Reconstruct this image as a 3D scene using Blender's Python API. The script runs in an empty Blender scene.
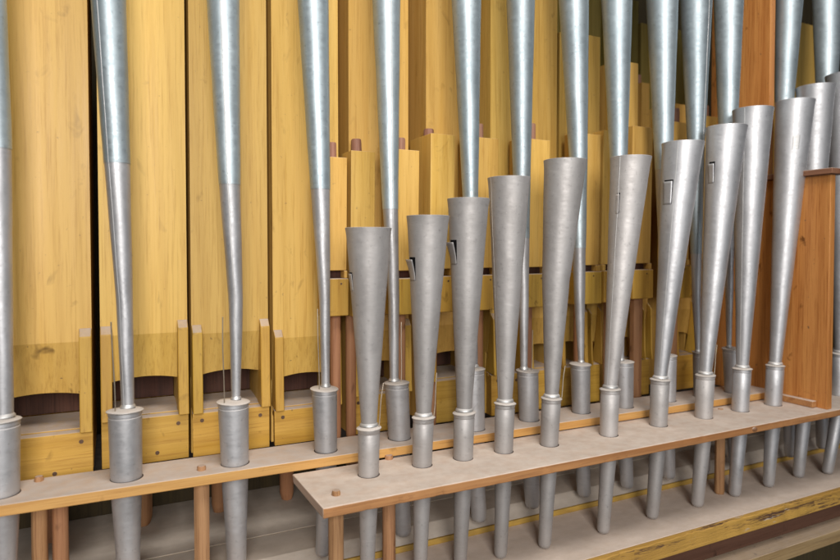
import bpy, bmesh, math, random
from mathutils import Vector, Matrix
random.seed(7)
S = bpy.context.scene
COL = S.collection
PI = math.pi

# ------------------------------------------------------------------ camera
# world: X runs along the rows of pipes, Y into the organ, Z up; the camera is the origin
F = 620.0
A = math.radians(63.6)
PITCH = math.radians(1.5)
CY = 250 + F*math.tan(PITCH)
hf = Vector((math.cos(A), math.sin(A), 0))
right = Vector((math.sin(A), -math.cos(A), 0))
fwd = hf*math.cos(PITCH) + Vector((0, 0, -math.sin(PITCH)))
up = right.cross(fwd)

def ray(x, y):
    return fwd + right*((x-420)/F) + up*((CY-y)/F)
def onY(x, y, Y):
    r = ray(x, y); return r*(Y/r.y)
def onZ(x, y, z):
    r = ray(x, y); return r*(z/r.z)
def onX(x, y, X):
    r = ray(x, y); return r*(X/r.x)
def radius(p, w):
    "real radius of an upright round thing at p that looks w pixels wide"
    Z = p.dot(fwd); u = p.dot(right)/Z
    return w*0.5*Z/F/math.sqrt(1+u*u)

cam = bpy.data.cameras.new('camera')
co = bpy.data.objects.new('camera', cam); COL.objects.link(co)
cam.sensor_width = 36; cam.lens = F/840*36
cam.shift_y = -(280-CY)/840
cam.clip_start = 0.02; cam.clip_end = 50
co.matrix_world = Matrix((( right.x, up.x, -fwd.x, 0), (right.y, up.y, -fwd.y, 0), (right.z, up.z, -fwd.z, 0), (0, 0, 0, 1)))
cam.dof.use_dof = True; cam.dof.focus_distance = 0.86; cam.dof.aperture_fstop = 4.5
S.camera = co

# ------------------------------------------------------------------ materials
class NT:
    def __init__(s, name):
        s.m = bpy.data.materials.new(name); s.m.use_nodes = True
        s.t = s.m.node_tree; s.n = s.t.nodes; s.l = s.t.links
        s.b = s.n['Principled BSDF']
    def N(s, typ, **kw):
        n = s.n.new(typ)
        for k, v in kw.items():
            if k.startswith('_'): setattr(n, k[1:], v)
            else: n.inputs[k.replace('0', ' ')].default_value = v
        return n
    def L(s, a, b): s.l.new(a, b)
    def noise(s, vec, scale, detail=4, rough=0.55, dist=0.0):
        n = s.N('ShaderNodeTexNoise'); n.inputs['Scale'].default_value = scale
        n.inputs['Detail'].default_value = detail; n.inputs['Roughness'].default_value = rough
        n.inputs['Distortion'].default_value = dist
        s.L(vec, n.inputs['Vector']); return n.outputs['Fac']
    def mapr(s, v, a, b, c=0.0, d=1.0):
        n = s.N('ShaderNodeMapRange'); n.inputs[1].default_value = a; n.inputs[2].default_value = b
        n.inputs[3].default_value = c; n.inputs[4].default_value = d; s.L(v, n.inputs[0]); return n.outputs[0]
    def mix(s, f, a, b, mode='MIX'):
        n = s.N('ShaderNodeMix'); n.data_type = 'RGBA'; n.blend_type = mode
        for inp, v in ((n.inputs[0], f), (n.inputs[6], a), (n.inputs[7], b)):
            if isinstance(v, (int, float)): inp.default_value = v
            elif isinstance(v, tuple): inp.default_value = (*v, 1)
            else: s.L(v, inp)
        return n.outputs[2]
    def math(s, op, a, b=0.0):
        n = s.N('ShaderNodeMath'); n.operation = op
        for inp, v in ((n.inputs[0], a), (n.inputs[1], b)):
            if isinstance(v, (int, float)): inp.default_value = v
            else: s.L(v, inp)
        return n.outputs[0]
    def coords(s, scale=(1, 1, 1)):
        tc = s.N('ShaderNodeTexCoord'); oi = s.N('ShaderNodeObjectInfo')
        mul = s.N('ShaderNodeVectorMath'); mul.operation = 'SCALE'; mul.inputs[0].default_value = (7.3, 3.1, 5.7)
        s.L(oi.outputs['Random'], mul.inputs['Scale'])
        add = s.N('ShaderNodeVectorMath'); add.operation = 'ADD'
        s.L(tc.outputs['Object'], add.inputs[0]); s.L(mul.outputs[0], add.inputs[1])
        s.rand = oi.outputs['Random']; s.raw = add.outputs[0]
        return s.scaled(scale)
    def scaled(s, scale):
        mp = s.N('ShaderNodeMapping'); mp.inputs['Scale'].default_value = scale
        s.L(s.raw, mp.inputs['Vector']); return mp.outputs[0]
    def bump(s, h, strength, dist=0.001):
        n = s.N('ShaderNodeBump'); n.inputs['Strength'].default_value = strength; n.inputs['Distance'].default_value = dist
        s.L(h, n.inputs['Height']); s.L(n.outputs[0], s.b.inputs['Normal'])
    def upness(s, a=0.55, b=0.95):
        g = s.N('ShaderNodeNewGeometry'); x = s.N('ShaderNodeSeparateXYZ'); s.L(g.outputs['Normal'], x.inputs[0])
        return s.mapr(x.outputs['Z'], a, b)

DUST = (0.50, 0.405, 0.34)

def wood(name, base, dark, light, axis='z', rough=0.5, grain=1.0, dust=DUST, dustamt=0.85, spots=0.35, olive=None):
    m = NT(name)
    st = {'z': (1, 1, 0.045), 'x': (0.045, 1, 1), 'y': (1, 0.045, 1)}[axis]
    st2 = {'z': (1, 1, 0.16), 'x': (0.16, 1, 1), 'y': (1, 0.16, 1)}[axis]
    v = m.coords(st); v2 = m.scaled(st2)
    g1 = m.noise(v, 55, 5, 0.6, 0.5)
    g2 = m.noise(m.scaled(tuple(q*0.6 if q < 0.5 else q for q in st)), 380, 6, 0.7, 0.1)
    big = m.noise(v2, 9, 3, 0.5)
    w = m.N('ShaderNodeTexWave', _wave_type='BANDS', _bands_direction='DIAGONAL')
    w.inputs['Scale'].default_value = 24; w.inputs['Distortion'].default_value = 4
    w.inputs['Detail'].default_value = 3; w.inputs['Detail Scale'].default_value = 1.4; m.L(v, w.inputs['Vector'])
    c = m.mix(m.mapr(g1, 0.32, 0.7), base, light)
    c = m.mix(m.math('MULTIPLY', m.mapr(w.outputs['Fac'], 0.62, 1.0), 0.16*grain), c, dark)
    c = m.mix(m.math('MULTIPLY', m.mapr(g2, 0.50, 0.72), 0.7*grain), c, dark)
    c = m.mix(m.math('MULTIPLY', m.mapr(big, 0.5, 0.8), 0.22), c, dark)
    br = m.mapr(m.rand, 0, 1, 0.86, 1.1)
    hs = m.N('ShaderNodeHueSaturation'); m.L(c, hs.inputs['Color']); m.L(br, hs.inputs['Value']); m.L(m.mapr(m.math('FRACT', m.math('MULTIPLY', m.rand, 7.31)), 0, 1, 0.496, 0.506), hs.inputs['Hue']); c = hs.outputs[0]
    # small stains and scuffs
    sp = m.noise(m.scaled((1, 1, 0.6)), 38, 3, 0.6, 0.6)
    c = m.mix(m.math('MULTIPLY', m.mapr(sp, 0.64, 0.74), spots), c, tuple(x*0.45 for x in dark))
    sp2 = m.noise(m.raw, 150, 2, 0.5)
    c = m.mix(m.math('MULTIPLY', m.mapr(sp2, 0.72, 0.78), spots*0.9), c, (0.12, 0.07, 0.04))
    if olive: c = m.mix(m.math('MULTIPLY', m.mapr(m.rand, 0.0, 1.0), 0.8), c, olive, 'MULTIPLY')
    dn = m.noise(m.raw, 60, 4, 0.6)
    df = m.math('MULTIPLY', m.upness(0.4, 0.75), m.mapr(dn, 0.25, 0.6, dustamt*0.75, min(1, dustamt*1.1)))
    dcol = m.mix(m.mapr(m.noise(m.scaled((1, 2, 1)), 16, 5, 0.65), 0.35, 0.7), dust, tuple(x*0.84 for x in dust))
    scr = m.noise(m.scaled((1, 4, 1)), 70, 6, 0.8, 1.5)
    dcol = m.mix(m.math('MULTIPLY', m.mapr(scr, 0.62, 0.72), 0.5), dcol, tuple(x*0.5 for x in dust))
    c = m.mix(df, c, dcol)
    m.L(c, m.b.inputs['Base Color'])
    r = m.mapr(g1, 0.3, 0.7, rough-0.06, rough+0.12)
    m.L(m.math('MAXIMUM', r, m.math('MULTIPLY', m.upness(), 0.9)), m.b.inputs['Roughness'])
    m.b.inputs['Specular IOR Level'].default_value = 0.35
    m.bump(m.math('ADD', g2, m.math('MULTIPLY', g1, 0.8)), 0.25*grain, 0.0008)
    return m.m

M = {}
M['yellow'] = wood('painted_yellow_pine', (0.60, 0.355, 0.080), (0.38, 0.19, 0.028), (0.66, 0.415, 0.115), rough=0.42)
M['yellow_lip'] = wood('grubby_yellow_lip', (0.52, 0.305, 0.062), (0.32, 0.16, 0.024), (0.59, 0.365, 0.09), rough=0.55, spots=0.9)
M['ochre'] = wood('ochre_pine', (0.50, 0.285, 0.042), (0.30, 0.14, 0.018), (0.58, 0.35, 0.07), rough=0.45, spots=0.6)
M['ochre_side'] = wood('ochre_pine_flat', (0.50, 0.285, 0.042), (0.30, 0.14, 0.018), (0.58, 0.35, 0.07), 'x', rough=0.45, spots=0.7)
M['orange'] = wood('orange_plank', (0.50, 0.205, 0.052), (0.28, 0.09, 0.016), (0.60, 0.28, 0.075), rough=0.42, spots=0.9, grain=1.5)
M['foot'] = wood('brown_hardwood', (0.35, 0.16, 0.075), (0.16, 0.06, 0.028), (0.43, 0.22, 0.11), rough=0.6, spots=0.5)
M['peg'] = wood('beech_peg', (0.35, 0.175, 0.08), (0.17, 0.07, 0.03), (0.44, 0.24, 0.12), rough=0.65, dustamt=0.7, spots=0.7, grain=1.5)
M['stopper'] = wood('old_brown_knob', (0.26, 0.12, 0.075), (0.13, 0.05, 0.03), (0.35, 0.18, 0.12), rough=0.6)
M['rack'] = wood('dusty_rack_board', (0.33, 0.145, 0.05), (0.13, 0.05, 0.02), (0.43, 0.22, 0.085), 'x', rough=0.5,
                 dust=(0.64, 0.54, 0.46), dustamt=0.97)
M['rack_rear'] = wood('dusty_rear_board', (0.54, 0.26, 0.075), (0.33, 0.14, 0.035), (0.60, 0.33, 0.11), 'x', rough=0.5,
                 dust=(0.56, 0.475, 0.415), dustamt=0.97)
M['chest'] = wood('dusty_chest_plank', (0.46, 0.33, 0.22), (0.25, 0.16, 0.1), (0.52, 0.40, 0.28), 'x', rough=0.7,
                  dust=(0.68, 0.56, 0.47), dustamt=0.95, spots=0.7)  # light falling on the front plank is put into its paler dust
M['chest_rear'] = wood('dusty_chest_plank_shaded', (0.30, 0.23, 0.17), (0.15, 0.10, 0.07), (0.36, 0.29, 0.22), 'x', rough=0.7,
                  dust=(0.50, 0.435, 0.37), dustamt=0.93, spots=0.8)  # darker copy of the chest plank; shade under the boards put into its colour
M['maroon'] = wood('maroon_board', (0.085, 0.035, 0.024), (0.035, 0.014, 0.01), (0.13, 0.06, 0.04), 'x', rough=0.5, spots=0.6)
M['sawn'] = wood('dusty_sawn_end', (0.46, 0.34, 0.26), (0.22, 0.14, 0.10), (0.55, 0.43, 0.34), 'y', rough=0.8, spots=0.8)
M['pale'] = wood('pale_plank', (0.32, 0.20, 0.09), (0.12, 0.065, 0.03), (0.42, 0.29, 0.15), 'x', rough=0.6, spots=0.9, dustamt=0.45)
M['cap'] = wood('brown_cap', (0.20, 0.085, 0.04), (0.1, 0.04, 0.02), (0.27, 0.13, 0.07), 'y', rough=0.55)
M['dark'] = wood('dark_case_wood', (0.05, 0.035, 0.015), (0.02, 0.014, 0.008), (0.07, 0.05, 0.02), rough=0.8)
M['olive'] = wood('shade_darkened_pine', (0.27, 0.20, 0.045), (0.15, 0.095, 0.015), (0.33, 0.25, 0.07), rough=0.5)  # darker copy of the pine; back-row shade is put into its colour
M['red_mouth_shade'] = wood('dark_mouth_red_brown', (0.055, 0.022, 0.015), (0.02, 0.009, 0.006), (0.11, 0.045, 0.03), rough=0.8,)  # red-brown of the mouths, with their inner shade put into the colour

_b = NT('dark_boot_ring'); _b.b.inputs['Base Color'].default_value = (0.05, 0.03, 0.02, 1); _b.b.inputs['Roughness'].default_value = 0.9
M['boot_rings'] = _b.m
def chipped():
    m = NT('chipped_yellow_edge')
    v = m.coords((0.12, 1, 2.2))
    n = m.noise(v, 50, 7, 0.75, 0.5)
    c = m.mix(m.mapr(m.noise(v, 20, 4), 0.35, 0.7), (0.52, 0.30, 0.065), (0.36, 0.19, 0.04))
    c = m.mix(m.mapr(n, 0.535, 0.60), c, (0.10, 0.05, 0.03))
    n2 = m.noise(m.scaled((0.12, 1, 1)), 120, 5, 0.7)
    c = m.mix(m.mapr(n2, 0.63, 0.67), c, (0.5, 0.42, 0.33))
    # bare wood just along the worn upper arris
    m.L(c, m.b.inputs['Base Color']); m.b.inputs['Roughness'].default_value = 0.55
    m.bump(m.math('MULTIPLY', n, -1.0), 0.7, 0.003); return m.m
M['chipped'] = chipped()
def lipyellow():
    m = NT('yellow_step_paint'); v = m.coords((0.3, 1, 1))
    c = m.mix(m.mapr(m.noise(v, 60, 4), 0.4, 0.7), (0.46, 0.28, 0.055), (0.30, 0.18, 0.04))
    m.L(c, m.b.inputs['Base Color']); m.b.inputs['Roughness'].default_value = 0.6; return m.m
M['lipyellow'] = lipyellow()

def metal(name, base, alt, rough, spangle=0.0, grime=0.3, bump=0.15, metv=0.8):
    m = NT(name); v = m.coords((1, 1, 0.5))
    n1 = m.noise(v, 22, 5, 0.6); n2 = m.noise(m.raw, 190, 4, 0.6); n3 = m.noise(m.scaled((1, 1, 3.5)), 60, 4, 0.6)
    c = m.mix(m.mapr(n1, 0.35, 0.68), base, alt)
    if spangle:
        vo = m.N('ShaderNodeTexVoronoi'); vo.inputs['Scale'].default_value = 140; m.L(v, vo.inputs['Vector'])
        c = m.mix(m.math('MULTIPLY', m.mapr(vo.outputs['Color'], 0.0, 1.0), spangle), c, tuple(x*0.72 for x in base))
    c = m.mix(m.math('MULTIPLY', m.mapr(n2, 0.60, 0.72), grime), c, tuple(x*0.5 for x in alt))
    sc = m.noise(m.scaled((1.0, 1.0, 7.0)), 26, 6, 0.75, 1.2)
    c = m.mix(m.math('MULTIPLY', m.mapr(sc, 0.58, 0.70), grime*0.8), c, tuple(min(1, x*1.35) for x in base))
    ds = m.noise(m.raw, 75, 5, 0.7, 0.8)
    c = m.mix(m.math('MULTIPLY', m.mapr(ds, 0.62, 0.72), grime), c, tuple(x*0.55 for x in alt))
    sp = m.noise(m.raw, 330, 2, 0.5)
    spf = m.math('MULTIPLY', m.mapr(sp, 0.73, 0.76), m.mapr(n1, 0.5, 0.6))
    c = m.mix(m.math('MULTIPLY', spf, 0.7), c, (0.62, 0.58, 0.53))
    upf = m.math('MULTIPLY', m.upness(0.5, 0.9), 0.85)
    c = m.mix(upf, c, (0.56, 0.50, 0.45))
    hs = m.N('ShaderNodeHueSaturation'); m.L(c, hs.inputs['Color']); m.L(m.mapr(m.rand, 0, 1, 0.84, 1.08), hs.inputs['Value']); c = hs.outputs[0]
    tr = m.noise(m.scaled((1, 1, 0.22)), 9, 4, 0.6, 0.8)
    c = m.mix(m.math('MULTIPLY', m.mapr(tr, 0.52, 0.68), 0.35), c, tuple(x*0.62 for x in alt))
    m.L(c, m.b.inputs['Base Color'])
    met = m.math('SUBTRACT', 1.0, m.math('MAXIMUM', upf, m.math('MULTIPLY', spf, 0.8)))
    m.L(m.math('MULTIPLY', met, metv), m.b.inputs['Metallic'])
    r = m.math('ADD', m.mapr(n3, 0.3, 0.7, rough-0.07, rough+0.08), m.math('MULTIPLY', upf, 0.5))
    m.L(r, m.b.inputs['Roughness'])
    h = m.math('ADD', m.math('ADD', m.noise(m.raw, 40, 3, 0.5), m.math('MULTIPLY', m.noise(m.raw, 120, 3, 0.6), 0.35)), m.math('MULTIPLY', n2, 0.12))
    m.bump(h, bump, 0.003)
    return m.m
M['zinc'] = metal('zinc', (0.50, 0.565, 0.595), (0.41, 0.48, 0.515), 0.50, spangle=0.3, grime=0.45, bump=0.10, metv=0.8)
M['lead'] = metal('spotted_lead', (0.55, 0.545, 0.555), (0.45, 0.445, 0.455), 0.50, grime=0.35, bump=0.13, metv=0.72)
M['lead_warm'] = metal('warm_lead', (0.50, 0.475, 0.462), (0.41, 0.385, 0.372), 0.58, grime=0.4, bump=0.16, metv=0.55)
M['solder'] = metal('bright_solder', (0.70, 0.69, 0.68), (0.58, 0.57, 0.56), 0.55, grime=0.2, bump=0.1)
M['cuff'] = metal('dusty_pewter', (0.66, 0.63, 0.60), (0.58, 0.55, 0.52), 0.5, grime=0.3, bump=0.1)
M['wire'] = metal('brass_wire', (0.55, 0.47, 0.36), (0.42, 0.34, 0.26), 0.4, grime=0.2, bump=0.0)
M['inside'] = metal('pipe_bore_shade', (0.05, 0.05, 0.05), (0.035, 0.035, 0.035), 0.7, grime=0.2, bump=0.0)  # near-black metal: shade inside the tubes put into the colour
M['screw'] = metal('rusty_screw', (0.22, 0.14, 0.09), (0.14, 0.08, 0.05), 0.6, grime=0.4, bump=0.0)

# ------------------------------------------------------------------ builders
def finish(name, bm, mat, parent=None, smooth=True, bevel=0, loc=None, angle=38):
    me = bpy.data.meshes.new(name); bm.normal_update(); bm.to_mesh(me); bm.free()
    mats = mat if isinstance(mat, (list, tuple)) else [mat]
    for k in mats: me.materials.append(M[k])
    o = bpy.data.objects.new(name, me); COL.objects.link(o)
    for p in me.polygons: p.use_smooth = smooth
    if smooth:
        try: me.set_sharp_from_angle(angle=math.radians(angle))
        except Exception: pass
    if bevel:
        b = o.modifiers.new('bevel', 'BEVEL'); b.width = bevel; b.segments = 2; b.limit_method = 'ANGLE'
    if parent: o.parent = parent
    elif loc is not None: o.location = loc
    return o

def empty(name, loc):
    o = bpy.data.objects.new(name, None); o.location = loc; o.empty_display_size = 0.02; COL.objects.link(o); return o

def tag(o, label=None, cat=None, group=None, kind=None):
    if label: o['label'] = label
    if cat: o['category'] = cat
    if group: o['group'] = group
    if kind: o['kind'] = kind
    return o

def lathe(bm, rings, n=48, cap0=False, cap1=False, mi=0, skip=None, wob=0.0):
    "rings: (center Vector, radius); skip(i, j) leaves a face out"
    R = []
    wk = [1+random.uniform(-wob, wob) for k in range(n)]
    for c, r in rings:
        ox, oy = random.uniform(-wob, wob)*r*0.6, random.uniform(-wob, wob)*r*0.6
        R.append([bm.verts.new((c.x+ox+r*wk[k]*math.cos(2*PI*k/n), c.y+oy+r*wk[k]*math.sin(2*PI*k/n), c.z)) for k in range(n)])
    asc = rings[-1][0].z >= rings[0][0].z
    for i in range(len(R)-1):
        for k in range(n):
            if skip and skip(i, k): continue
            q = (R[i][k], R[i][(k+1) % n], R[i+1][(k+1) % n], R[i+1][k])
            f = bm.faces.new(q); f.material_index = mi
    if cap0: f = bm.faces.new(list(reversed(R[0]))); f.material_index = mi
    if cap1: f = bm.faces.new(R[-1]); f.material_index = mi
    return R

def box(bm, x0, x1, y0, y1, z0, z1, mi=0):
    v = [bm.verts.new(p) for p in ((x0, y0, z0), (x1, y0, z0), (x1, y1, z0), (x0, y1, z0), (x0, y0, z1), (x1, y0, z1), (x1, y1, z1), (x0, y1, z1))]
    for q in ((0, 3, 2, 1), (4, 5, 6, 7), (0, 1, 5, 4), (1, 2, 6, 5), (2, 3, 7, 6), (3, 0, 4, 7)):
        f = bm.faces.new([v[i] for i in q]); f.material_index = mi

def prism(bm, pts, axis, a, b, mi=0):
    "polygon pts (2D) extruded along axis from a to b; axis 'x': pts are (y, z); axis 'y': pts are (x, z)"
    def P(p, t): return (t, p[0], p[1]) if axis == 'x' else (p[0], t, p[1])
    V0 = [bm.verts.new(P(p, a)) for p in pts]; V1 = [bm.verts.new(P(p, b)) for p in pts]
    bm.faces.new(V0); bm.faces.new(list(reversed(V1)))
    for i in range(len(pts)):
        j = (i+1) % len(pts); bm.faces.new((V0[j], V0[i], V1[i], V1[j]))
    bmesh.ops.recalc_face_normals(bm, faces=bm.faces)
    for f in bm.faces: f.material_index = mi

def tube(bm, pts, r, n=8):
    prev = None
    for i, p in enumerate(pts):
        d = (pts[min(i+1, len(pts)-1)] - pts[max(i-1, 0)]).normalized()
        a = d.orthogonal().normalized(); b = d.cross(a)
        ring = [bm.verts.new(p + a*(r*math.cos(2*PI*k/n)) + b*(r*math.sin(2*PI*k/n))) for k in range(n)]
        if prev:
            for k in range(n): bm.faces.new((prev[k], prev[(k+1) % n], ring[(k+1) % n], ring[k]))
        else: bm.faces.new(list(reversed(ring)))
        prev = ring
    bm.faces.new(prev)

def lerp(a, b, t): return a + (b-a)*t

# ------------------------------------------------------------------ metal pipes
FB_TOP = -0.283; FB_T = 0.012           # front rack board
RB_TOP = -0.2687; RB_T = 0.0125         # rear rack board
TOCAM = math.atan2(-fwd.y, -fwd.x)       # azimuth from the pipes back to the viewer

boot_spots = []
def metal_pipe(name, label, group, board_z, bx, by, bw0, bw1, plate, prof, foot, mats, slot=None, wire=None, joint=None, seam_az=None, chest_z=-0.434):
    """bx,by: middle of the boot's front contact with the board (px); bw0: boot width there, bw1 at its top; plate: (x, y, w)
    prof: list of (x, y, w) from the bottom of the resonator upward; foot: (x, y, w) tip or None"""
    base = onZ(bx, by, board_z); r0 = radius(base, bw0)
    # by is the front contact; move the axis one radius away from the viewer
    h = Vector((base.x, base.y, 0)).normalized(); base = base + h*r0*0.9
    Y = base.y
    root = empty(name, base); tag(root, label, 'organ pipe', group)
    L = lambda v: v - base
    pl = onY(plate[0], plate[1], Y); rp = radius(pl, plate[2]); rb1 = radius(pl, bw1)
    boot_spots.append((board_z, base.copy(), r0))
    # ---- boot, running through the board down to the chest
    tip_z = chest_z
    if foot: tp = onY(foot[0], foot[1], Y); rt = radius(tp, foot[2])
    else:
        tp = Vector((base.x, Y, chest_z)); rt = r0*0.6
    tp = Vector((tp.x, Y, chest_z+0.0015))
    cx = lambda z: None
    bm = bmesh.new()
    bot = L(base); top = L(pl)
    rings = []
    rings.append((L(tp) + Vector((0, 0, 0.0)), rt*0.62))
    rings.append((L(tp) + Vector((0, 0, 0.0015)), rt*0.82))
    rings.append((L(tp) + Vector((0, 0, 0.006)), rt*1.0))
    sh = Vector((base.x, Y, board_z-0.03)) - base
    rings.append((lerp(L(tp), sh, 0.55), lerp(rt*0.93, r0*0.93, 0.52)))
    rings.append((sh, r0*0.93))
    rings.append((bot, r0*0.985))
    for t, k in ((0.03, 0.995), (0.06, 1.0)): rings.append((lerp(bot, top, t), lerp(r0, rb1, t)*k))
    rings.append((lerp(bot, top, 0.5), lerp(r0, rb1, 0.5)))
    tz = top.z
    def at(z, r): t = z/tz; return (Vector((top.x*t, top.y*t, z)), r)
    rings.append(at(tz-0.0085, rb1))
    rings.append(at(tz-0.0078, rb1*0.965)); rings.append(at(tz-0.0066, rb1*0.965)); rings.append(at(tz-0.0058, rb1*1.01))
    rings.append(at(tz-0.0022, rb1*1.01))
    lathe(bm, rings, 48, cap0=True, cap1=True)
    finish('boot', bm, mats[1], root)
    # ---- dished collar plate
    bm = bmesh.new()
    c0 = Vector((top.x, top.y, 0)); zz = tz-0.0021
    rr = radius(pl, prof[0][2])
    R_ = [(zz, rp*0.97), (zz+0.0005, rp), (zz+0.0012, rp), (zz+0.0019, rp*0.95), (zz+0.0025, rp*0.82), (zz+0.0031, max(rr*1.25, rp*0.6)), (zz+0.0040, rr*1.08)]
    lathe(bm, [(Vector((c0.x, c0.y, z)), r) for z, r in R_], 48, cap0=True, cap1=True)
    tx = random.uniform(-0.05, 0.05); ty = random.uniform(-0.05, 0.05)
    bmesh.ops.rotate(bm, verts=bm.verts, cent=(c0.x, c0.y, zz), matrix=Matrix.Rotation(tx, 3, 'X') @ Matrix.Rotation(ty, 3, 'Y'))
    finish('collar', bm, 'cuff', root)
    # ---- resonator
    pts = [onY(x, y, Y) for x, y, w in prof]
    rad = [radius(p, prof[i][2]) for i, p in enumerate(pts)]
    pts[0].z = pl.z + 0.001
    pts = [L(p) for p in pts]
    def axis(z):
        for i in range(len(pts)-1):
            if z <= pts[i+1].z or i == len(pts)-2:
                t = (z-pts[i].z)/(pts[i+1].z-pts[i].z)
                return lerp(pts[i], pts[i+1], t), lerp(rad[i], rad[i+1], t)
    z0, z1 = pts[0].z, pts[-1].z
    n = 64
    ph, ov = random.uniform(0, PI), random.uniform(0.006, 0.022)
    dents = [(random.uniform(0, 2*PI) if q > 4 else TOCAM+random.uniform(-1.2, 1.2), random.uniform(z0+0.02, z1), random.uniform(0.25, 0.6), random.uniform(0.004, 0.012), random.uniform(-0.0001, 0.0006)) for q in range(9)]
    def deform(bm):
        for v in bm.verts:
            c, r = axis(v.co.z); d = Vector((v.co.x-c.x, v.co.y-c.y, 0)); rr_ = d.length
            if rr_ < 1e-6: continue
            th = math.atan2(d.y, d.x); t = max(0, (v.co.z-z0)/(z1-z0)); off = r*ov*t*math.cos(2*th+ph) + 0.00012*math.sin(3*th+v.co.z*60+ph*5)
            for a_, zc_, wa, wz, dp in dents:
                da = (th-a_+PI) % (2*PI) - PI
                off -= dp*math.exp(-(da/wa)**2-((v.co.z-zc_)/wz)**2)
            v.co += d*(off/rr_)
    if joint is None:
        spans = [(z0, z1, mats[0], 'resonator')]
    else:
        zj = L(onY(joint[0], joint[1], Y)).z
        spans = [(z0, zj, mats[2], 'lower_tube'), (zj-0.003, z1, mats[0], 'resonator')]
    for (a, b, mt, nm) in spans:
        bm = bmesh.new(); zs = [a + (b-a)*i/60 for i in range(61)]
        sk = None
        if slot and nm == 'resonator' and slot[4] > 0:
            ang, zt, zb, hw = slot[0], L(onY(prof[-1][0], slot[1], Y)).z, L(onY(prof[-1][0], slot[2], Y)).z, slot[3]
            zs = sorted([z for z in zs if abs(z-zt) > 0.0012 and abs(z-zb) > 0.0012] + [zt, zb])
            az = TOCAM + ang; k0 = int(round(az/(2*PI)*n))
            ks = set((k0+d) % n for d in range(-hw, hw))
            it = zs.index(zt); ib = zs.index(zb)
            sk = lambda i, k: (ib <= i < it) and (k in ks)
        up_ = 1.0 if (joint is None or nm == 'lower_tube') else 1.035
        flare = (joint is None)
        outer = []
        for z in zs:
            c, r = axis(z)
            if flare: r *= 1 + 0.03*max(0, (z-(b-0.018))/0.018)**2
            outer.append((c, r*up_))
        if sk:
            lathe(bm, outer, n, skip=sk)
            inner = [(c, r-0.0009) for c, r in reversed(outer)]
            m_ = len(zs)
            lathe(bm, inner, n, mi=1, skip=lambda i, k: sk(m_-2-i, k))
            lathe(bm, [outer[-1], (outer[-1][0]+Vector((0, 0, 0.0003)), outer[-1][1]-0.0004), (outer[-1][0], outer[-1][1]-0.0009)], n)
        else:
            rim = [outer[-1], (outer[-1][0]+Vector((0, 0, 0.0003)), outer[-1][1]-0.0004), (outer[-1][0], outer[-1][1]-0.0009)]
            lathe(bm, outer, n); lathe(bm, rim, n)
            lathe(bm, [(c, r-0.0009) for c, r in reversed(outer)], n, mi=1)
        bmesh.ops.remove_doubles(bm, verts=bm.verts, dist=0.00003); deform(bm)
        res = finish(nm, bm, [mt, 'inside'], root)
        # soldered seam down the tube
        if seam_az is not None:
            bm = bmesh.new(); az = TOCAM + seam_az; prev = None
            for i in range(61):
                z = a + (b-a-0.001)*i/60; c, r = axis(z); r *= up_
                if flare: r *= 1 + 0.03*max(0, (z-(b-0.018))/0.018)**2
                w = 0.0008/r
                row = []
                for da, dr in ((-w, -0.0002), (-w*0.5, 0.00022), (w*0.5, 0.00022), (w, -0.0002)):
                    row.append(bm.verts.new((c.x+(r+dr)*math.cos(az+da), c.y+(r+dr)*math.sin(az+da), z)))
                if prev:
                    for q in range(3): bm.faces.new((prev[q], prev[q+1], row[q+1], row[q]))
                prev = row
            deform(bm)
            finish('seam', bm, 'solder', res)
        if slot and not sk and nm == 'resonator':      # a soldered square patch
            bm = bmesh.new(); az = TOCAM + slot[0]; zt, zb = L(onY(prof[-1][0], slot[1], Y)).z, L(onY(prof[-1][0], slot[2], Y)).z; prev = None
            for i in range(9):
                z = lerp(zb, zt, i/8); c, r = axis(z); row = []
                for s_ in range(9):
                    an = az + (s_/8-0.5)*2*0.24; e = 0.00035 if 0 < s_ < 8 and 0 < i < 8 else -0.0003
                    row.append(bm.verts.new((c.x+(r+e)*math.cos(an), c.y+(r+e)*math.sin(an), z)))
                if prev:
                    for q in range(8): bm.faces.new((prev[q], prev[q+1], row[q+1], row[q]))
                prev = row
            deform(bm)
            finish('patch', bm, 'solder', res)
        if sk:   # the tuning tongue rolled out of the slot, hinged at the slot's lower end
            bm = bmesh.new(); prev = None; steps = 10
            for i in range(steps+1):
                t = i/steps; z = zb - 0.0008 + (zt-zb)*t*(0.95 if slot[4] < 0.002 else 0.92); c, r = axis(z); out = 0.00012 + slot[4]*t**1.6
                row = []
                for s_ in range(7):
                    an = 2*PI*(k0-hw-0.22+(2*hw-0.15)*s_/6)/n
                    row.append(bm.verts.new((c.x+(r+out)*math.cos(an), c.y+(r+out)*math.sin(an), z)))
                if prev:
                    for q in range(6): bm.faces.new((prev[q], prev[q+1], row[q+1], row[q]))
                prev = row
            deform(bm)
            o = finish('tuning_tongue', bm, mt, res)
            so = o.modifiers.new('thickness', 'SOLIDIFY'); so.thickness = 0.0005
    # ---- bead of solder where the tube enters
    bm = bmesh.new(); c, r = axis(z0+0.002)
    lathe(bm, [(c+Vector((0, 0, dz)), r*k) for dz, k in ((-0.0005, 1.22), (0.001, 1.2), (0.002, 1.1), (0.0034, 1.0))], 32)
    finish('solder_ring', bm, 'solder', root)
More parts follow.
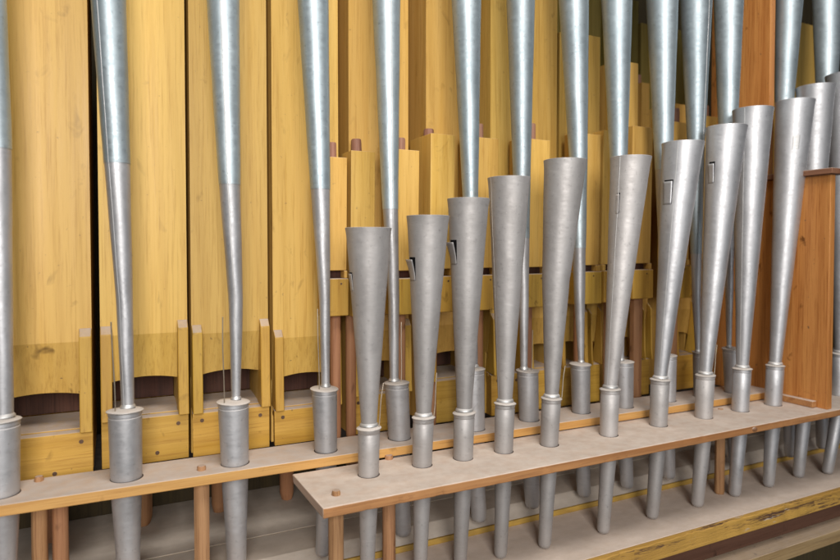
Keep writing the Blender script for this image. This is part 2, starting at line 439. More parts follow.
    if wire:
        x0, y0, x1, y1 = wire
        d = Vector((-fwd.x, -fwd.y, 0)).normalized()
        Yw = Y + d.y*rp*0.55
        a = onY(x0, y0, Yw); b = onY(x1, y1, Yw); a.z = min(a.z, pl.z)
        bend = random.uniform(-0.0008, 0.0008)
        bm = bmesh.new(); tube(bm, [L(lerp(a, b, t))+Vector((math.sin(t*PI)*bend+math.sin(t*7)*0.0003, 0, 0)) for t in (0, .15, .3, .45, .6, .75, .9, 1)], 0.0007)
        finish('tuning_wire', bm, 'wire', root)
    return root

GF = 'grey conical reed pipes in the front row'
GR = 'long metal reed pipes in the rear row'
K = 'lead_warm'; Kl = 'lead'
def fp(label, b, bw0, bw1, plate, ew, top, tipp, **kw):
    x0, y0 = plate[0], plate[1]
    mx, my, mw = lerp(x0, top[0], 0.5), lerp(y0, top[1], 0.5), lerp(ew, top[2], 0.5)
    prof = [(kw.pop('ex', x0), y0, ew), (kw.pop('mx', mx), my, mw*0.985), (top[0], top[1], top[2]*0.98)]
    mats = kw.pop('mats', (K, K))
    metal_pipe('reed_pipe', label, GF, FB_TOP, b[0], b[1], bw0, bw1, plate, prof, tipp, mats, **kw)

fp('short grey conical reed pipe nearest the sawn left end of the front board', (368.5, 478), 21, 22, (369, 427, 25), 15, (368.5, 228, 46), (367, 590, 13), slot=(-1.25, 272, 290, 3, 0.0012), wire=(379, 424, 383.3, 383))
fp('second front grey reed pipe from the sawn board end, slot curling open at left', (422, 468), 20, 21, (423.5, 416.5, 23.5), 14.5, (428, 216, 42), (420, 578, 13), slot=(-1.05, 257, 280, 3, 0.0055), wire=(433.8, 413, 436.5, 373))
fp('third front grey reed pipe with a bent black slot on its left edge', (463, 461), 20, 21, (464.3, 412, 23.5), 14.5, (468.3, 199, 42), (460, 568, 13), slot=(-1.02, 240, 264, 3, 0.0065))
fp('fourth front grey reed pipe with a dark tuning wire standing straight before it', (503.5, 454), 19, 20, (505, 402.5, 22.5), 14, (509, 178, 42.5), (500.5, 556, 13), wire=(505.3, 404, 505.5, 367), seam_az=-1.2)
fp('fifth front grey reed pipe, smooth, its rim level with the sixth', (549, 447), 18.5, 19.5, (551.5, 397.5, 21.5), 13.5, (565.3, 160.5, 43), (544.5, 547, 13), wire=(561.8, 394, 565, 366), mx=556)
fp('sixth front grey reed pipe with a narrow closed slot and pale seam on the left', (608.5, 437), 18.5, 19.5, (610.3, 388.5, 22), 13, (630.8, 157.5, 42), (603.2, 531, 13), slot=(-0.78, 194, 214, 1, 0.0009), seam_az=-0.85)
fp('seventh front grey reed pipe with a square flap slot left of its rim', (658.2, 427), 18.5, 19.5, (660.3, 379, 21.5), 13, (683, 143, 42.5), (652.3, 517.5, 13), slot=(-0.98, 181, 205, 3, 0.0018), seam_az=-0.62, mats=(Kl, K))
fp('eighth front grey reed pipe with a wedge shaped open slot high on the left', (703.5, 419), 18.5, 19.5, (705.5, 374.5, 21), 12.5, (726.7, 127, 42.5), (697.3, 504.5, 13), slot=(-1.12, 163, 184, 2, 0.0022), wire=(714.2, 371, 716.8, 345), mats=(Kl, K))
fp('plain ninth front grey reed pipe with its rim before the orange post', (740, 412), 18, 19, (742.3, 368, 21), 12.5, (753, 109.5, 42), (734.5, 495, 13), mats=(Kl, Kl), seam_az=-0.9)
fp('front grey reed pipe beside the orange end panel, small square patch near its rim', (773, 406), 18, 19, (775.3, 365, 20.5), 12.5, (795, 101.5, 41), (768.5, 486, 12), slot=(-0.30, 137, 153, 3, 0), mats=(Kl, Kl))
fp('grey reed pipe rising behind the brown shelf cap right of the orange post', (804, 399.5), 17.5, 18.5, (806, 358, 20), 12, (815.5, 87, 40.5), (798.5, 479, 12), mats=(Kl, Kl))
fp('grey reed pipe cut off by the right picture edge beyond the orange panel', (838.5, 396), 17, 18, (840.5, 353, 19.5), 12, (845, 75, 41), (827.5, 472, 12), mats=(Kl, Kl))

def rp(label, b, bw0, bw1, plate, prof, tipp, joint, **kw):
    # carry the cone on above the picture
    (xa, ya, wa), (xb, yb, wb) = prof[-2], prof[-1]
    k = kw.pop('ext', 1.9)
    prof = prof + [(xb+(xb-xa)*k*0.6, yb+(yb-ya)*k, wb+(wb-wa)*k*0.8)]
    metal_pipe('reed_pipe', label, GR, RB_TOP, b[0], b[1], bw0, bw1, plate, prof, tipp, ('zinc', Kl, Kl), joint=joint, chest_z=kw.pop('cz', -0.412), **kw)

rp('long metal pipe cut off by the left picture edge, seam down its boot', (2, 498.5), 38, 39, (1.5, 419, 42), [(4, 415, 20), (-2, 145, 28), (-10, 0, 33)], (5, 620, 22), (0, 146), seam_az=0.15)
rp('widest long zinc and grey lead pipe fully in view, leftmost but one', (126.5, 482), 33, 34.5, (125, 409.5, 38.5), [(128, 408, 13), (124.5, 300, 17), (117, 161, 26.5), (108.5, 0, 35)], (129.5, 610, 22), (116.5, 161), wire=(115.2, 407, 110.8, 322), seam_az=-0.25)
rp('second fully visible long zinc pipe from the left, with heavy spotting on the zinc', (235, 467), 28.5, 31, (233.3, 401, 34), [(236, 398, 9), (235.8, 300, 14.5), (229.5, 181, 21.5), (223, 0, 32)], (237, 590, 19), (229.5, 182), seam_az=0.12, wire=(224.3, 397, 222.5, 317))
rp('long zinc pipe standing just left of the shortest front pipe', (326, 453.5), 22.5, 25.5, (324.3, 388, 28.5), [(325.5, 386, 8.5), (324.7, 300, 11), (320.2, 186, 19.5), (313, 0, 30)], (323, 556, 15), (320.5, 187), wire=(319.3, 384, 317.5, 309))
rp('long zinc pipe seen between the first two front pipes', (399.5, 441), 22.5, 24, (396.7, 382, 26), [(394, 380, 9), (393.8, 300, 11), (390.3, 206, 15.5), (386.3, 0, 27)], (403, 537, 16), (390.5, 207), seam_az=0.42, wire=(401.2, 380, 401.2, 322))
rp('long zinc pipe standing behind the third front pipe', (474.5, 431.5), 21, 22.5, (473, 368, 24.5), [(473.5, 366, 8.5), (472, 300, 11), (470.5, 198, 15), (466.3, 0, 28.5)], (479, 519, 15), (471.5, 230))
rp('long zinc pipe whose blue edge and boot show right of the fourth front pipe', (529, 422), 20, 21.5, (527.5, 370, 23.5), [(524, 368, 7), (523.8, 300, 10), (521.7, 176, 17), (520.7, 0, 27.5)], (532.5, 507.5, 15), (523, 236), wire=(531.5, 367, 532.5, 330))
rp('long zinc pipe with a white streak, boot right of the fifth front pipe', (581, 414), 18.5, 20, (580.3, 363.5, 22.5), [(581, 361, 5.5), (579.5, 300, 11), (578.2, 158, 18), (573.7, 0, 29)], (584, 495, 14), (580, 246))
rp('long zinc pipe rising directly behind the sixth front pipe', (624, 408.5), 19, 20.5, (623.5, 361, 22), [(621, 359, 6), (620, 300, 9.5), (618.5, 157, 17.5), (616.8, 0, 30)], (627, 486, 13), (619, 236))
rp('long blue zinc pipe rising behind the seventh front pipe', (667, 402), 18, 19.5, (667, 355, 21), [(665, 353, 6), (665, 300, 9), (663.7, 165, 17.5), (662.2, 0, 31.5)], (669, 477, 13), (663.7, 168))
rp('long blue zinc pipe with a dark seam, rising behind the eighth front pipe', (702, 398), 17.5, 19, (702, 352, 21), [(698, 350, 5.5), (696.5, 300, 9), (696, 145, 17), (696, 0, 32)], (704, 470, 12.5), (695.5, 252), seam_az=0.55)
rp('long blue zinc pipe close against the left edge of the orange post', (733, 393.5), 17.5, 19, (731.5, 348, 20.5), [(729, 346, 5), (729.3, 300, 8), (728, 125, 19.5), (728.7, 0, 29.5)], (735, 464, 12.5), (729, 230))
rp('long zinc pipe right of the orange post, ending in view behind the brown shelf cap', (790, 387), 17, 18.5, (789, 340, 20), [(783, 338, 7), (783, 250, 11), (784.5, 97, 19.5), (789.3, 0, 27.5)], (790, 455, 12), (783, 200))
rp('rightmost long zinc pipe, near the right picture edge behind a grey pipe rim', (822, 381.5), 16.5, 18, (821, 334, 19.5), [(820, 332, 7), (822, 250, 12), (826.5, 85, 22), (827.5, 0, 30.5)], (822, 447, 12), (823, 200))

# ------------------------------------------------------------------ rack boards

def boot_rings(parent, zb):
    "a flat dark ring on top of the board round each boot"
    mi = parent.matrix_basis.inverted()
    for z, b, r in boot_spots:
        if z != zb or b.x < -0.79: continue
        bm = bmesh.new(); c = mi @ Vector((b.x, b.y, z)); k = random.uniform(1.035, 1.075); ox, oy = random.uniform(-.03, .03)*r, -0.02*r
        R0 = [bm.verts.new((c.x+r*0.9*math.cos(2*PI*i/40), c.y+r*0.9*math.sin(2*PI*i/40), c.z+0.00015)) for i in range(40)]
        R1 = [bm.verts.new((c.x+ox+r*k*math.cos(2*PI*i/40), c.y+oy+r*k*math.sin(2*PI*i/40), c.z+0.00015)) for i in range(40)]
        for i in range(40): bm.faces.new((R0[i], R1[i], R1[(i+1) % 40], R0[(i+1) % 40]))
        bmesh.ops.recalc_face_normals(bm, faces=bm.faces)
        finish('boot_ring', bm, 'boot_rings', parent)  # flat dark ring laid on the board around the boot

X0 = 0.204; XR = 2.6
yF0 = 0.6485; yF1 = 0.7665
bm = bmesh.new()
box(bm, X0, XR, yF0, yF1, FB_TOP-FB_T, FB_TOP)
bmesh.ops.subdivide_edges(bm, edges=[e for e in bm.edges if abs(e.verts[0].co.x-e.verts[1].co.x) > 1], cuts=420)
root = empty('rack_board', (X0, yF0, FB_TOP)); tag(root, 'low dusty front rack board with a rough sawn left end', 'board')
for v in bm.verts:
    v.co -= Vector((X0, yF0, FB_TOP))
    if abs(v.co.x) < 1e-4: v.co.x += random.uniform(-0.001, 0.001) - (0.003 if v.co.y > 0.05 else 0)
    if v.co.y < 0.01:
        v.co.y += random.uniform(-0.00015, 0.00015)
        if v.co.z > -0.003 and random.random() < 0.07: v.co.y += random.uniform(0.0005, 0.0018); v.co.z -= random.uniform(0.0002, 0.0008)
        if v.co.z < -0.006 and random.random() < 0.05: v.co.y += random.uniform(0.0005, 0.0015)
o = finish('board', bm, ['rack', 'sawn'], root, bevel=0.0012)
for p in o.data.polygons:
    if p.normal.x < -0.7: p.material_index = 1
def knot(px, py):
    p = onY(px, py, yF0-0.0002)
    bm = bmesh.new()
    for r, d in ((0.0042, 0.0006), (0.0026, 0.0012)):
        q = [bm.verts.new((r*1.3*math.cos(2*PI*k/20), -d, r*0.8*math.sin(2*PI*k/20))) for k in range(20)]
        w = [bm.verts.new((v.co.x*1.15, 0.001, v.co.z*1.15)) for v in q]
        bm.faces.new(q)
        for k in range(20): bm.faces.new((q[k], q[(k+1) % 20], w[(k+1) % 20], w[k]))
    bmesh.ops.recalc_face_normals(bm, faces=bm.faces)
    bmesh.ops.translate(bm, verts=bm.verts, vec=p-Vector((X0, yF0, FB_TOP)))
    finish('knot', bm, 'cap', root)
knot(755, 429.5)
boot_rings(root, FB_TOP)

yR0 = 0.7725+0.8*0.018; yR1 = yR0+0.0735
root = empty('rack_board', (-0.8, yR0, RB_TOP)); root.rotation_euler.z = -0.018; tag(root, 'raised rear rack board with an orange front edge, running out of the left side', 'board')
bm = bmesh.new(); box(bm, 0, 3.4, 0, yR1-yR0, -RB_T, 0)
finish('board', bm, 'rack_rear', root, bevel=0.001)
boot_rings(root, RB_TOP)

def peg(label, x, y, ztop, thick, w, chest_z, fx=None):
    p = onZ(x, y, ztop); r = radius(p, w)
    rr = 0.0088
    root = empty('support_post', (p.x, p.y, chest_z)); tag(root, label, 'wooden post', 'round wooden posts carrying the rack boards')
    bm = bmesh.new(); h = ztop-thick-chest_z
    lathe(bm, [(Vector((0, 0, 0.0005)), rr*0.9), (Vector((0, 0, 0.004)), rr), (Vector((0, 0, h*0.5)), rr*0.985), (Vector((0, 0, h-0.0005)), rr)], 14, True, True, wob=0.06)
    finish('shaft', bm, 'peg', root)
    bm = bmesh.new(); h2 = ztop-chest_z
    lathe(bm, [(Vector((0, 0, h2-thick)), r), (Vector((0, 0, h2+random.uniform(0.0025, 0.0045))), r), (Vector((0, 0, h2+0.0055)), r*0.82)], 16, False, True, wob=0.05)
    finish('tenon', bm, 'peg', root)
peg('pale round post nearest the left picture edge, its tenon poking through the rear board', 39, 481, RB_TOP, RB_T, 9.5, -0.41)
peg('pale round post with tenon midway between the two leftmost wide pipe boots', 201.5, 470, RB_TOP, RB_T, 9, -0.41)
pd = onY(60.5, 530, 0.838)
root = empty('support_post', (pd.x, pd.y, -0.41)); tag(root, 'dark brown worn post with yellow paint flecks, behind the leftmost pale post', 'wooden post', 'round wooden posts carrying the rack boards')
bm = bmesh.new(); lathe(bm, [(Vector((0, 0, 0.0005)), 0.008), (Vector((0, 0, 0.01)), 0.0088), (Vector((0, 0, 0.1275)), 0.0085)], 14, True, True, wob=0.06)
finish('shaft', bm, 'foot', root)
peg('round post with worn tenon at the sawn left end of the front board', 336, 495, FB_TOP, FB_T, 9, -0.434)
peg('round post with tenon between the boots of the first and second front pipes', 389, 459, FB_TOP, FB_T, 8, -0.434)
peg('orange round post under the front board, right of the eighth front pipe', 720.5, 411.5, FB_TOP-0.004, FB_T-0.004, 6, -0.434)

# ------------------------------------------------------------------ wind chest
CX0 = -1.0; CX1 = 3.2
root = empty('wind_chest', (CX0, 0.657, -0.434)); tag(root, 'dusty wind chest top with a chipped yellow front edge under all the pipes', 'wind chest')
def chest_part(name, pts, mat, bevel=0.001, sub=0):
    bm = bmesh.new()
    prism(bm, [(y-0.657, z+0.434) for y, z in pts], 'x', 0, CX1-CX0)
    if sub:
        bmesh.ops.subdivide_edges(bm, edges=[e for e in bm.edges if abs(e.verts[0].co.x-e.verts[1].co.x) > 1], cuts=sub)
        for v in bm.verts:
            if v.co.y < 0.002 and v.co.z > -0.004: v.co.y += random.uniform(0, 0.004)*(random.random() < 0.4); v.co.z -= random.uniform(0, 0.0018)*(random.random() < 0.5)
    return finish(name, bm, mat, root, bevel=bevel)
chest_part('top_plank', [(0.666, -0.434), (0.7985, -0.434), (0.7985, -0.450), (0.666, -0.450)], 'chest', 0.0006)
chest_part('edge_strip', [(0.657, -0.4345), (0.6657, -0.4342), (0.6657, -0.461), (0.657, -0.461)], 'chipped', 0.0012, 500)
chest_part('step_edge', [(0.7988, -0.4262), (0.803, -0.4262), (0.803, -0.445), (0.7988, -0.445)], 'lipyellow', 0.0008)
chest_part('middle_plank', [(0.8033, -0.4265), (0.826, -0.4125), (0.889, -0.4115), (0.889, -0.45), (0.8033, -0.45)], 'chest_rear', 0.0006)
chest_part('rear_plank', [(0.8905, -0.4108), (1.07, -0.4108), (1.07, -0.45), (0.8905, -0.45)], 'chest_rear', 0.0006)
chest_part('rear_rail', [(1.0705, -0.385), (1.45, -0.385), (1.45, -0.45), (1.0705, -0.45)], 'dark', 0.0006)
chest_part('lower_rail', [(0.679, -0.4505), (0.80, -0.4505), (0.80, -0.499), (0.679, -0.499)], 'maroon', 0.0006)
chest_part('bottom_plank', [(0.648, -0.500), (0.80, -0.500), (0.80, -0.522), (0.648, -0.522)], 'pale', 0.001)
chest_part('plinth', [(0.70, -0.5225), (0.80, -0.5225), (0.80, -1.0), (0.70, -1.0)], 'dark', 0.001)

# ------------------------------------------------------------------ orange end panel
XP = 1.131; TP = 0.014
root = empty('end_panel', (XP, 0.663, FB_TOP)); tag(root, 'orange wooden end panel rising to a tall post at the right', 'wooden panel')
zc = 0.133
bm = bmesh.new()
prism(bm, [(-0.006, 0.0), (0.24, 0.0), (0.24, 1.0), (0.110, 1.0), (0.110, zc-FB_TOP), (-0.006, zc-FB_TOP)], 'x', 0, TP)
finish('panel', bm, 'orange', root, bevel=0.0008)
bm = bmesh.new(); box(bm, -0.012, 0.032, -0.015, 0.1085, zc-FB_TOP+0.0003, zc-FB_TOP+0.0103)
finish('shelf_cap', bm, 'cap', root, bevel=0.0012)
bm = bmesh.new(); box(bm, -0.012, -0.0003, 0.012, 0.112, 0.0003, 0.012)
finish('cleat', bm, 'rack', root, bevel=0.001)

# ------------------------------------------------------------------ wooden pipes
YT = 0.885
def xat(px, Y): return onY(px, 250, Y).x
def zat(px, py, Y): return onY(px, py, Y).z
GT = 'tall square yellow wooden pipes at the back'
def tall_pipe(label, xa, xb, ztop, zs, zlip, zbt, zbb, depth=None, mat='yellow', ears=True, Y=YT, arch=0.008, screws=True, stopper=None):
    W = xb-xa; D = depth or 0.19; t = W*0.11
    ew = W*0.125
    base = Vector(((xa+xb)/2, Y, -0.4107))
    if Y > 1: base.z = -0.3847
    root = empty('wooden_pipe', base); tag(root, label, 'organ pipe', GT)
    h = W/2
    z_ = lambda z: z-base.z
    # body: front skin with bevelled upper lip and an arched mouth, then sides and back
    bm = bmesh.new()
    n = 16
    xi = h-ew*0.0
    cols = []
    for i in range(n+1):
        x = -h+W*i/n; s = 1-(2*i/n-1)**2
        zl = z_(zlip)-arch*0.35+arch*s
        cols.append([(x, 0, z_(ztop)), (x, 0, z_(zs)), (x, 0.0075, zl), (x, 0.0135, zl+0.0008), (x, 0.014, z_(ztop))])
    V = [[bm.verts.new(p) for p in c] for c in cols]
    for i in range(n):
        for j in range(4): bm.faces.new((V[i][j], V[i][j+1], V[i+1][j+1], V[i+1][j]))
        bm.faces.new((V[i][4], V[i][0], V[i+1][0], V[i+1][4]))
    bm.faces.new(V[0]); bm.faces.new(list(reversed(V[-1])))
    bmesh.ops.recalc_face_normals(bm, faces=bm.faces)
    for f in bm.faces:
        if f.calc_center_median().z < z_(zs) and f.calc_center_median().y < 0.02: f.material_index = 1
    zb = z_(zbb)
    box(bm, -h, -h+t, 0.0142, D, zb+0.0005, z_(ztop)); box(bm, h-t, h, 0.0142, D, zb+0.0005, z_(ztop)); box(bm, -h+t, h-t, D-t, D, zb+0.0005, z_(ztop))
    if stopper: box(bm, -h+t, h-t, 0.0142, D-t, z_(ztop)-0.02, z_(ztop)-0.001)
    finish('body', bm, [mat, 'yellow_lip'], root, smooth=False)
    # lower block with its dusty ledge, the mouth opening above it
    bm = bmesh.new()
    ztop_b = z_(zbt)
    prism(bm, [(-0.006, zb), (-0.006, ztop_b), (0.0035, ztop_b+0.002), (0.0036, ztop_b-0.002), (0.005, ztop_b-0.002), (0.0052, ztop_b+0.003), (0.07, ztop_b+0.009), (0.07, zb)], 'x', -h, h)
    for v in bm.verts:
        if v.co.y > 0.02: v.co.x *= (h-t-0.0005)/h
    finish('block', bm, 'ochre_side', root, bevel=0.0008)
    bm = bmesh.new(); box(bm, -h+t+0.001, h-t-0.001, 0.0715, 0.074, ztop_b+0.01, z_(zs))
    finish('mouth_shade_sheet', bm, 'red_mouth_shade', root)  # thin dark sheet added to stand for the shade within the mouth
    if ears:
        zt = z_(zs)+0.017
        for s in (-1, 1):
            bm = bmesh.new()
            zt2 = zt + (0.0 if s > 0 else -0.004)
            a, b = (h-ew, h) if s > 0 else (-h, -h+ew)
            zeb = ztop_b - (0.0 if s > 0 else -0.0005)+0.0006
            prism(bm, [(-0.0005, zt2), (-0.003, zt2-0.0008), (-0.0115, zt2-0.0105), (-0.0135, zeb+0.02), (-0.0155, zeb), (0.0135, zeb+0.004 if False else zeb+0.0032), (0.0072, z_(zlip)-0.006), (-0.0005, z_(zs))], 'x', a, b)
            finish('ear', bm, 'ochre', root, bevel=0.0012)
    # foot
    FY = 0.12 if Y < 1 else 0.06
    bm = bmesh.new()
    lathe(bm, [(Vector((0, FY, 0.0005)), 0.0085), (Vector((0, FY, 0.012)), 0.0115), (Vector((0, FY, zb)), 0.012)], 14, True, True, wob=0.06)
    finish('foot', bm, 'foot', root)
    if screws:
        for sx, dz in ((-h+0.012, -0.010), (h-0.013, -0.012), (h*0.25, -0.048 if ztop_b-zb > 0.05 else -0.03)):
            bm = bmesh.new(); c = Vector((sx, -0.0066, ztop_b+dz)); ring = []
            vs = [bm.verts.new(c+Vector((0.0026*math.cos(2*PI*k/14), 0, 0.0026*math.sin(2*PI*k/14)))) for k in range(14)]
            w = [bm.verts.new((v.co.x, -0.0058, v.co.z)) for v in vs]
            bm.faces.new(vs)
            for k in range(14): bm.faces.new((vs[k], vs[(k+1) % 14], w[(k+1) % 14], w[k]))
            bmesh.ops.recalc_face_normals(bm, faces=bm.faces)
            finish('screw', bm, 'screw', root)
    if stopper:
        bm = bmesh.new(); r = stopper
        lathe(bm, [(Vector((0, 0.02, z_(ztop)-0.003)), r), (Vector((0, 0.02, z_(ztop)+0.018)), r*0.97), (Vector((0, 0.02, z_(ztop)+0.02)), r*0.8)], 14, False, True, wob=0.05)
        finish('stopper_handle', bm, 'stopper', root)
    return root

TOP = 0.62
tall_pipe('wide yellow wooden pipe at the left picture edge, only its right ear in view', -0.137, xat(90.5, YT), TOP, -0.115, -0.183, -0.228, -0.281)
tall_pipe('wide yellow wooden pipe behind the widest fully visible zinc pipe', xat(99, YT), xat(186.5, YT), TOP+0.02, -0.110, -0.172, -0.219, -0.279)
tall_pipe('wide yellow wooden pipe, third from the left, behind the spotted zinc pipe', xat(190.5, YT), xat(267.5, YT), TOP, -0.114, -0.172, -0.221, -0.280)
tall_pipe('fourth wide yellow wooden pipe from the left, its right ear hidden by a metal pipe', xat(272.5, YT), xat(338.5, YT), TOP-0.01, -0.127, -0.186, -0.230, -0.280)
tall_pipe('tall yellow wooden pipe directly behind the shortest front grey pipe', xat(349, YT), xat(408.3, YT), TOP-0.02, -0.125, -0.178, -0.222, -0.280, mat='yellow')
tall_pipe('tall yellow wooden pipe with a wide shaded left side, behind the third front pipe', xat(426, YT), 0.547, TOP-0.03, -0.122, -0.172, -0.212, -0.280)
tall_pipe('tall yellow wooden pipe seen just above the rim of the fourth front pipe', xat(490, YT), 0.635, TOP-0.04, -0.120, -0.172, -0.212, -0.281)
tall_pipe('tall yellow wooden pipe left of the white streaked zinc pipe, running out of the top', 0.645, xat(556, YT), TOP-0.1, -0.120, -0.172, -0.212, -0.281)
zT = lambda px, py: zat(px, py, YT)
tall_pipe('shaded yellow wooden pipe with a lower top, hidden behind the white streaked zinc pipe', 0.716, 0.775, zT(560, 32), -0.120, -0.172, -0.212, -0.281, screws=False)
tall_pipe('yellow wooden pipe whose slim top shows just right of the white streaked zinc pipe', 0.783, xat(598.5, YT), zT(594, 36), -0.120, -0.172, -0.212, -0.281, screws=False)
tall_pipe('shorter wooden pipe with brown handle, left of the long pipe behind the sixth front pipe', 0.852, 0.905, zT(602, 57), -0.120, -0.172, -0.212, -0.281, stopper=0.007, screws=False)
tall_pipe('yellow wooden pipe with dark handle, between sixth and seventh front pipes', 0.915, xat(648, YT), zT(640, 82), -0.120, -0.172, -0.212, -0.281, stopper=0.007, screws=False)
tall_pipe('low yellow wooden pipe beneath an olive top between two blue zinc pipes', 1.0, 1.062, zT(680, 104), -0.120, -0.172, -0.212, -0.281, screws=False)
tall_pipe('last low yellow wooden pipe, close left of the orange panel', 1.068, 1.118, zT(700, 118), -0.120, -0.172, -0.212, -0.281, stopper=0.006, screws=False)

zB = 0.5
def xq(px, Y=1.12): return xat(px, Y)
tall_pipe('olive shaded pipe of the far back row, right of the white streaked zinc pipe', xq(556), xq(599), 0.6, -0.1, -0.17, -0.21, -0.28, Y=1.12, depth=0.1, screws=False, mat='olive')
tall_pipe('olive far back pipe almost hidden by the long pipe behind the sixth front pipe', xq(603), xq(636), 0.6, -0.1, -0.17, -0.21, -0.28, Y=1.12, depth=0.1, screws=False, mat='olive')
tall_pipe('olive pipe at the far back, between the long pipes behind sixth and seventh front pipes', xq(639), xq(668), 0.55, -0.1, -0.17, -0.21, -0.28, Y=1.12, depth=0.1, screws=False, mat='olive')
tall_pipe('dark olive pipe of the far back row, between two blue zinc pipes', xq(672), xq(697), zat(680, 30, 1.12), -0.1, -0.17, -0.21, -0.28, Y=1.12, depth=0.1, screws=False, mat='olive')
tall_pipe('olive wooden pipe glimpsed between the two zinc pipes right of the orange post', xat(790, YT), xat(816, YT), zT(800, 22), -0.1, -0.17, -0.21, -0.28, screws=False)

GS = 'small stopped wooden pipes standing on round brown feet'
YS = 0.846
def small_pipe(label, pxa, pxb, ytop, handle, ymouth, ybot, depth=0.035, Y=YS, mat='yellow', foot_dx=0.0, handle_dx=0.0, footr=0.0075):
    xa, xb = xat(pxa, Y), xat(pxb, Y); pm = (pxa+pxb)/2
    zt = zat(pm, ytop, Y); zm = zat(pm, ymouth, Y); zb = zat(pm, ybot, Y); zfoot = RB_TOP-0.03
    base = Vector(((xa+xb)/2, Y, zfoot)); h = (xb-xa)/2
    root = empty('wooden_pipe', base); tag(root, label, 'organ pipe', GS)
    z_ = lambda z: z-zfoot
    D = max(depth, 0.022)
    bm = bmesh.new(); ch = 0.0012
    box(bm, -h, h, 0, D, z_(zm)+0.0048, z_(zt))
    for v in bm.verts:
        if v.co.z < z_(zm)+0.006 and v.co.y < 0.001: v.co.y += 0.004
    t = h*0.28
    box(bm, -h, -h+t, 0.0005, D, z_(zm)-0.0062, z_(zm)+0.0045); box(bm, h-t, h, 0.0005, D, z_(zm)-0.0062, z_(zm)+0.0045)
    box(bm, -h+t, h-t, D*0.7, D, z_(zm)-0.0062, z_(zm)+0.0045)
    finish('body', bm, mat, root, smooth=False, bevel=0.0009)
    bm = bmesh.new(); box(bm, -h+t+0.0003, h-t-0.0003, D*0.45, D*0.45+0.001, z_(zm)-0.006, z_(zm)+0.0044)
    finish('mouth_shade_sheet', bm, 'red_mouth_shade', root)
    bm = bmesh.new(); box(bm, -h-0.0003, h+0.0003, -0.0035, D, z_(zb), z_(zm)-0.0065)
    finish('cap_block', bm, 'ochre', root, bevel=0.0012)
    bm = bmesh.new(); c = Vector((foot_dx, D*0.5, 0))
    lathe(bm, [(c+Vector((0, 0, 0.0)), footr*0.75), (c+Vector((0, 0, 0.03)), footr), (c+Vector((0, 0, z_(zb)-0.0004)), footr*1.06)], 14, True, True, wob=0.06)
    finish('foot', bm, 'foot', root)
    if handle:
        hr = handle[0]; hz = zat(pm, handle[1], Y)
        c = Vector((handle_dx, D*0.42, 0))
        bm = bmesh.new(); lathe(bm, [(c+Vector((0, 0, z_(zt)+0.0003)), hr), (c+Vector((0, 0, z_(hz)-0.002)), hr*0.97), (c+Vector((0, 0, z_(hz))), hr*0.85)], 14, True, True, wob=0.06)
        finish('stopper_handle', bm, 'stopper', root)
    bm = bmesh.new(); c = Vector((h*0.35, -0.0038, z_(zm)-0.014))
    vs = [bm.verts.new(c+Vector((0.0015*math.cos(2*PI*k/12), 0, 0.0015*math.sin(2*PI*k/12)))) for k in range(12)]; bm.faces.new(vs)
    w = [bm.verts.new((v.co.x, -0.003, v.co.z)) for v in vs]
    for k in range(12): bm.faces.new((vs[k], vs[(k+1) % 12], w[(k+1) % 12], w[k]))
    bmesh.ops.recalc_face_normals(bm, faces=bm.faces)
    finish('screw', bm, 'screw', root)
    return root
small_pipe('small stopped yellow pipe close right of the long pipe beside the shortest front pipe', 325, 347.5, 157, (0.0062, 141), 274, 316, foot_dx=0.004, handle_dx=-0.001)
small_pipe('small stopped yellow pipe rising directly above the rim of the shortest front pipe', 351.5, 375.5, 151, (0.0078, 137.5), 275, 316, depth=0.042, handle_dx=-0.004, foot_dx=-0.013)
small_pipe('small stopped yellow pipe left of the second front pipe, its handle touching the zinc pipe', 391, 419.5, 149.5, (0.0068, 136.5), 274, 314.5, handle_dx=-0.0005)
small_pipe('deepest small stopped yellow pipe with an olive left side, above the second front pipe', 431, 455, 134, (0.0078, 126), 272, 312, depth=0.075, handle_dx=-0.009)
small_pipe('small stopped yellow pipe between the third and fourth front pipes', 470, 498.5, 137.5, (0.0065, 122.5), 271, 310, handle_dx=-0.001)
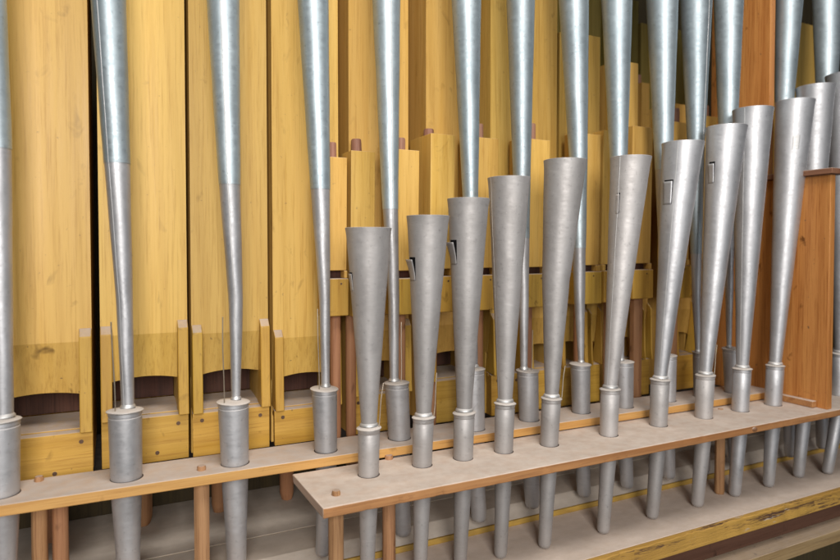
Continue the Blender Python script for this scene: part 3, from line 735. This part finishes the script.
small_pipe('small stopped yellow pipe between the fourth and fifth front pipes', 521, 549.5, 139, (0.0070, 122), 270, 307, handle_dx=0.002, foot_dx=-0.003)
small_pipe('small wooden pipe without a visible handle, right of the fifth front pipe', 575, 600.5, 133.5, None, 268, 304, depth=0.03, foot_dx=-0.009)
small_pipe('small shaded wooden pipe half hidden left of the sixth front pipe', 603, 625, 131, None, 267, 302, depth=0.03)
small_pipe('broad small wooden pipe between the sixth and seventh front pipes', 632, 652, 126.5, None, 266, 298.5, depth=0.03, footr=0.0105, foot_dx=0.001)
small_pipe('small stopped yellow pipe with a brown handle between two blue zinc pipes', 670, 690, 122, (0.0065, 107), 262, 298, depth=0.03)
small_pipe('sliver of a small stopped pipe left of the orange panel', 703, 716, 116, (0.0055, 104), 256, 296, depth=0.03)

# ------------------------------------------------------------------ case behind
bm = bmesh.new(); box(bm, -1.5, 3.6, 1.46, 1.49, -0.7, 1.2)
tag(finish('wall', bm, 'dark'), kind='structure')

# ------------------------------------------------------------------ light
def area(name, loc, aim, sx, sy, power, col):
    l = bpy.data.lights.new(name, 'AREA'); l.shape = 'RECTANGLE'; l.size = sx; l.size_y = sy; l.energy = power; l.color = col
    o = bpy.data.objects.new(name, l); COL.objects.link(o); o.location = loc
    o.rotation_euler = (Vector(aim)-Vector(loc)).to_track_quat('-Z', 'Y').to_euler(); return o
area('window_light', (-0.25, -1.05, 0.42), (0.45, 0.85, -0.1), 0.6, 0.85, 33, (1.0, 0.97, 0.93))
area('fill_light', (0.8, -1.8, 0.0), (0.5, 0.8, -0.3), 1.5, 1.3, 10, (0.95, 0.98, 1.0))  # added fill behind the camera, for reflections in the metal
area('ceiling_light', (0.35, 0.05, 1.3), (0.5, 0.8, -0.3), 0.9, 0.45, 19, (1.0, 0.97, 0.93))

w = bpy.data.worlds.new('World'); S.world = w; w.use_nodes = True
w.node_tree.nodes['Background'].inputs[0].default_value = (0.55, 0.70, 0.90, 1)
w.node_tree.nodes['Background'].inputs[1].default_value = 0.045
S.view_settings.view_transform = 'Standard'; S.view_settings.look = 'None'
S.view_settings.exposure = 0.0; S.view_settings.gamma = 1
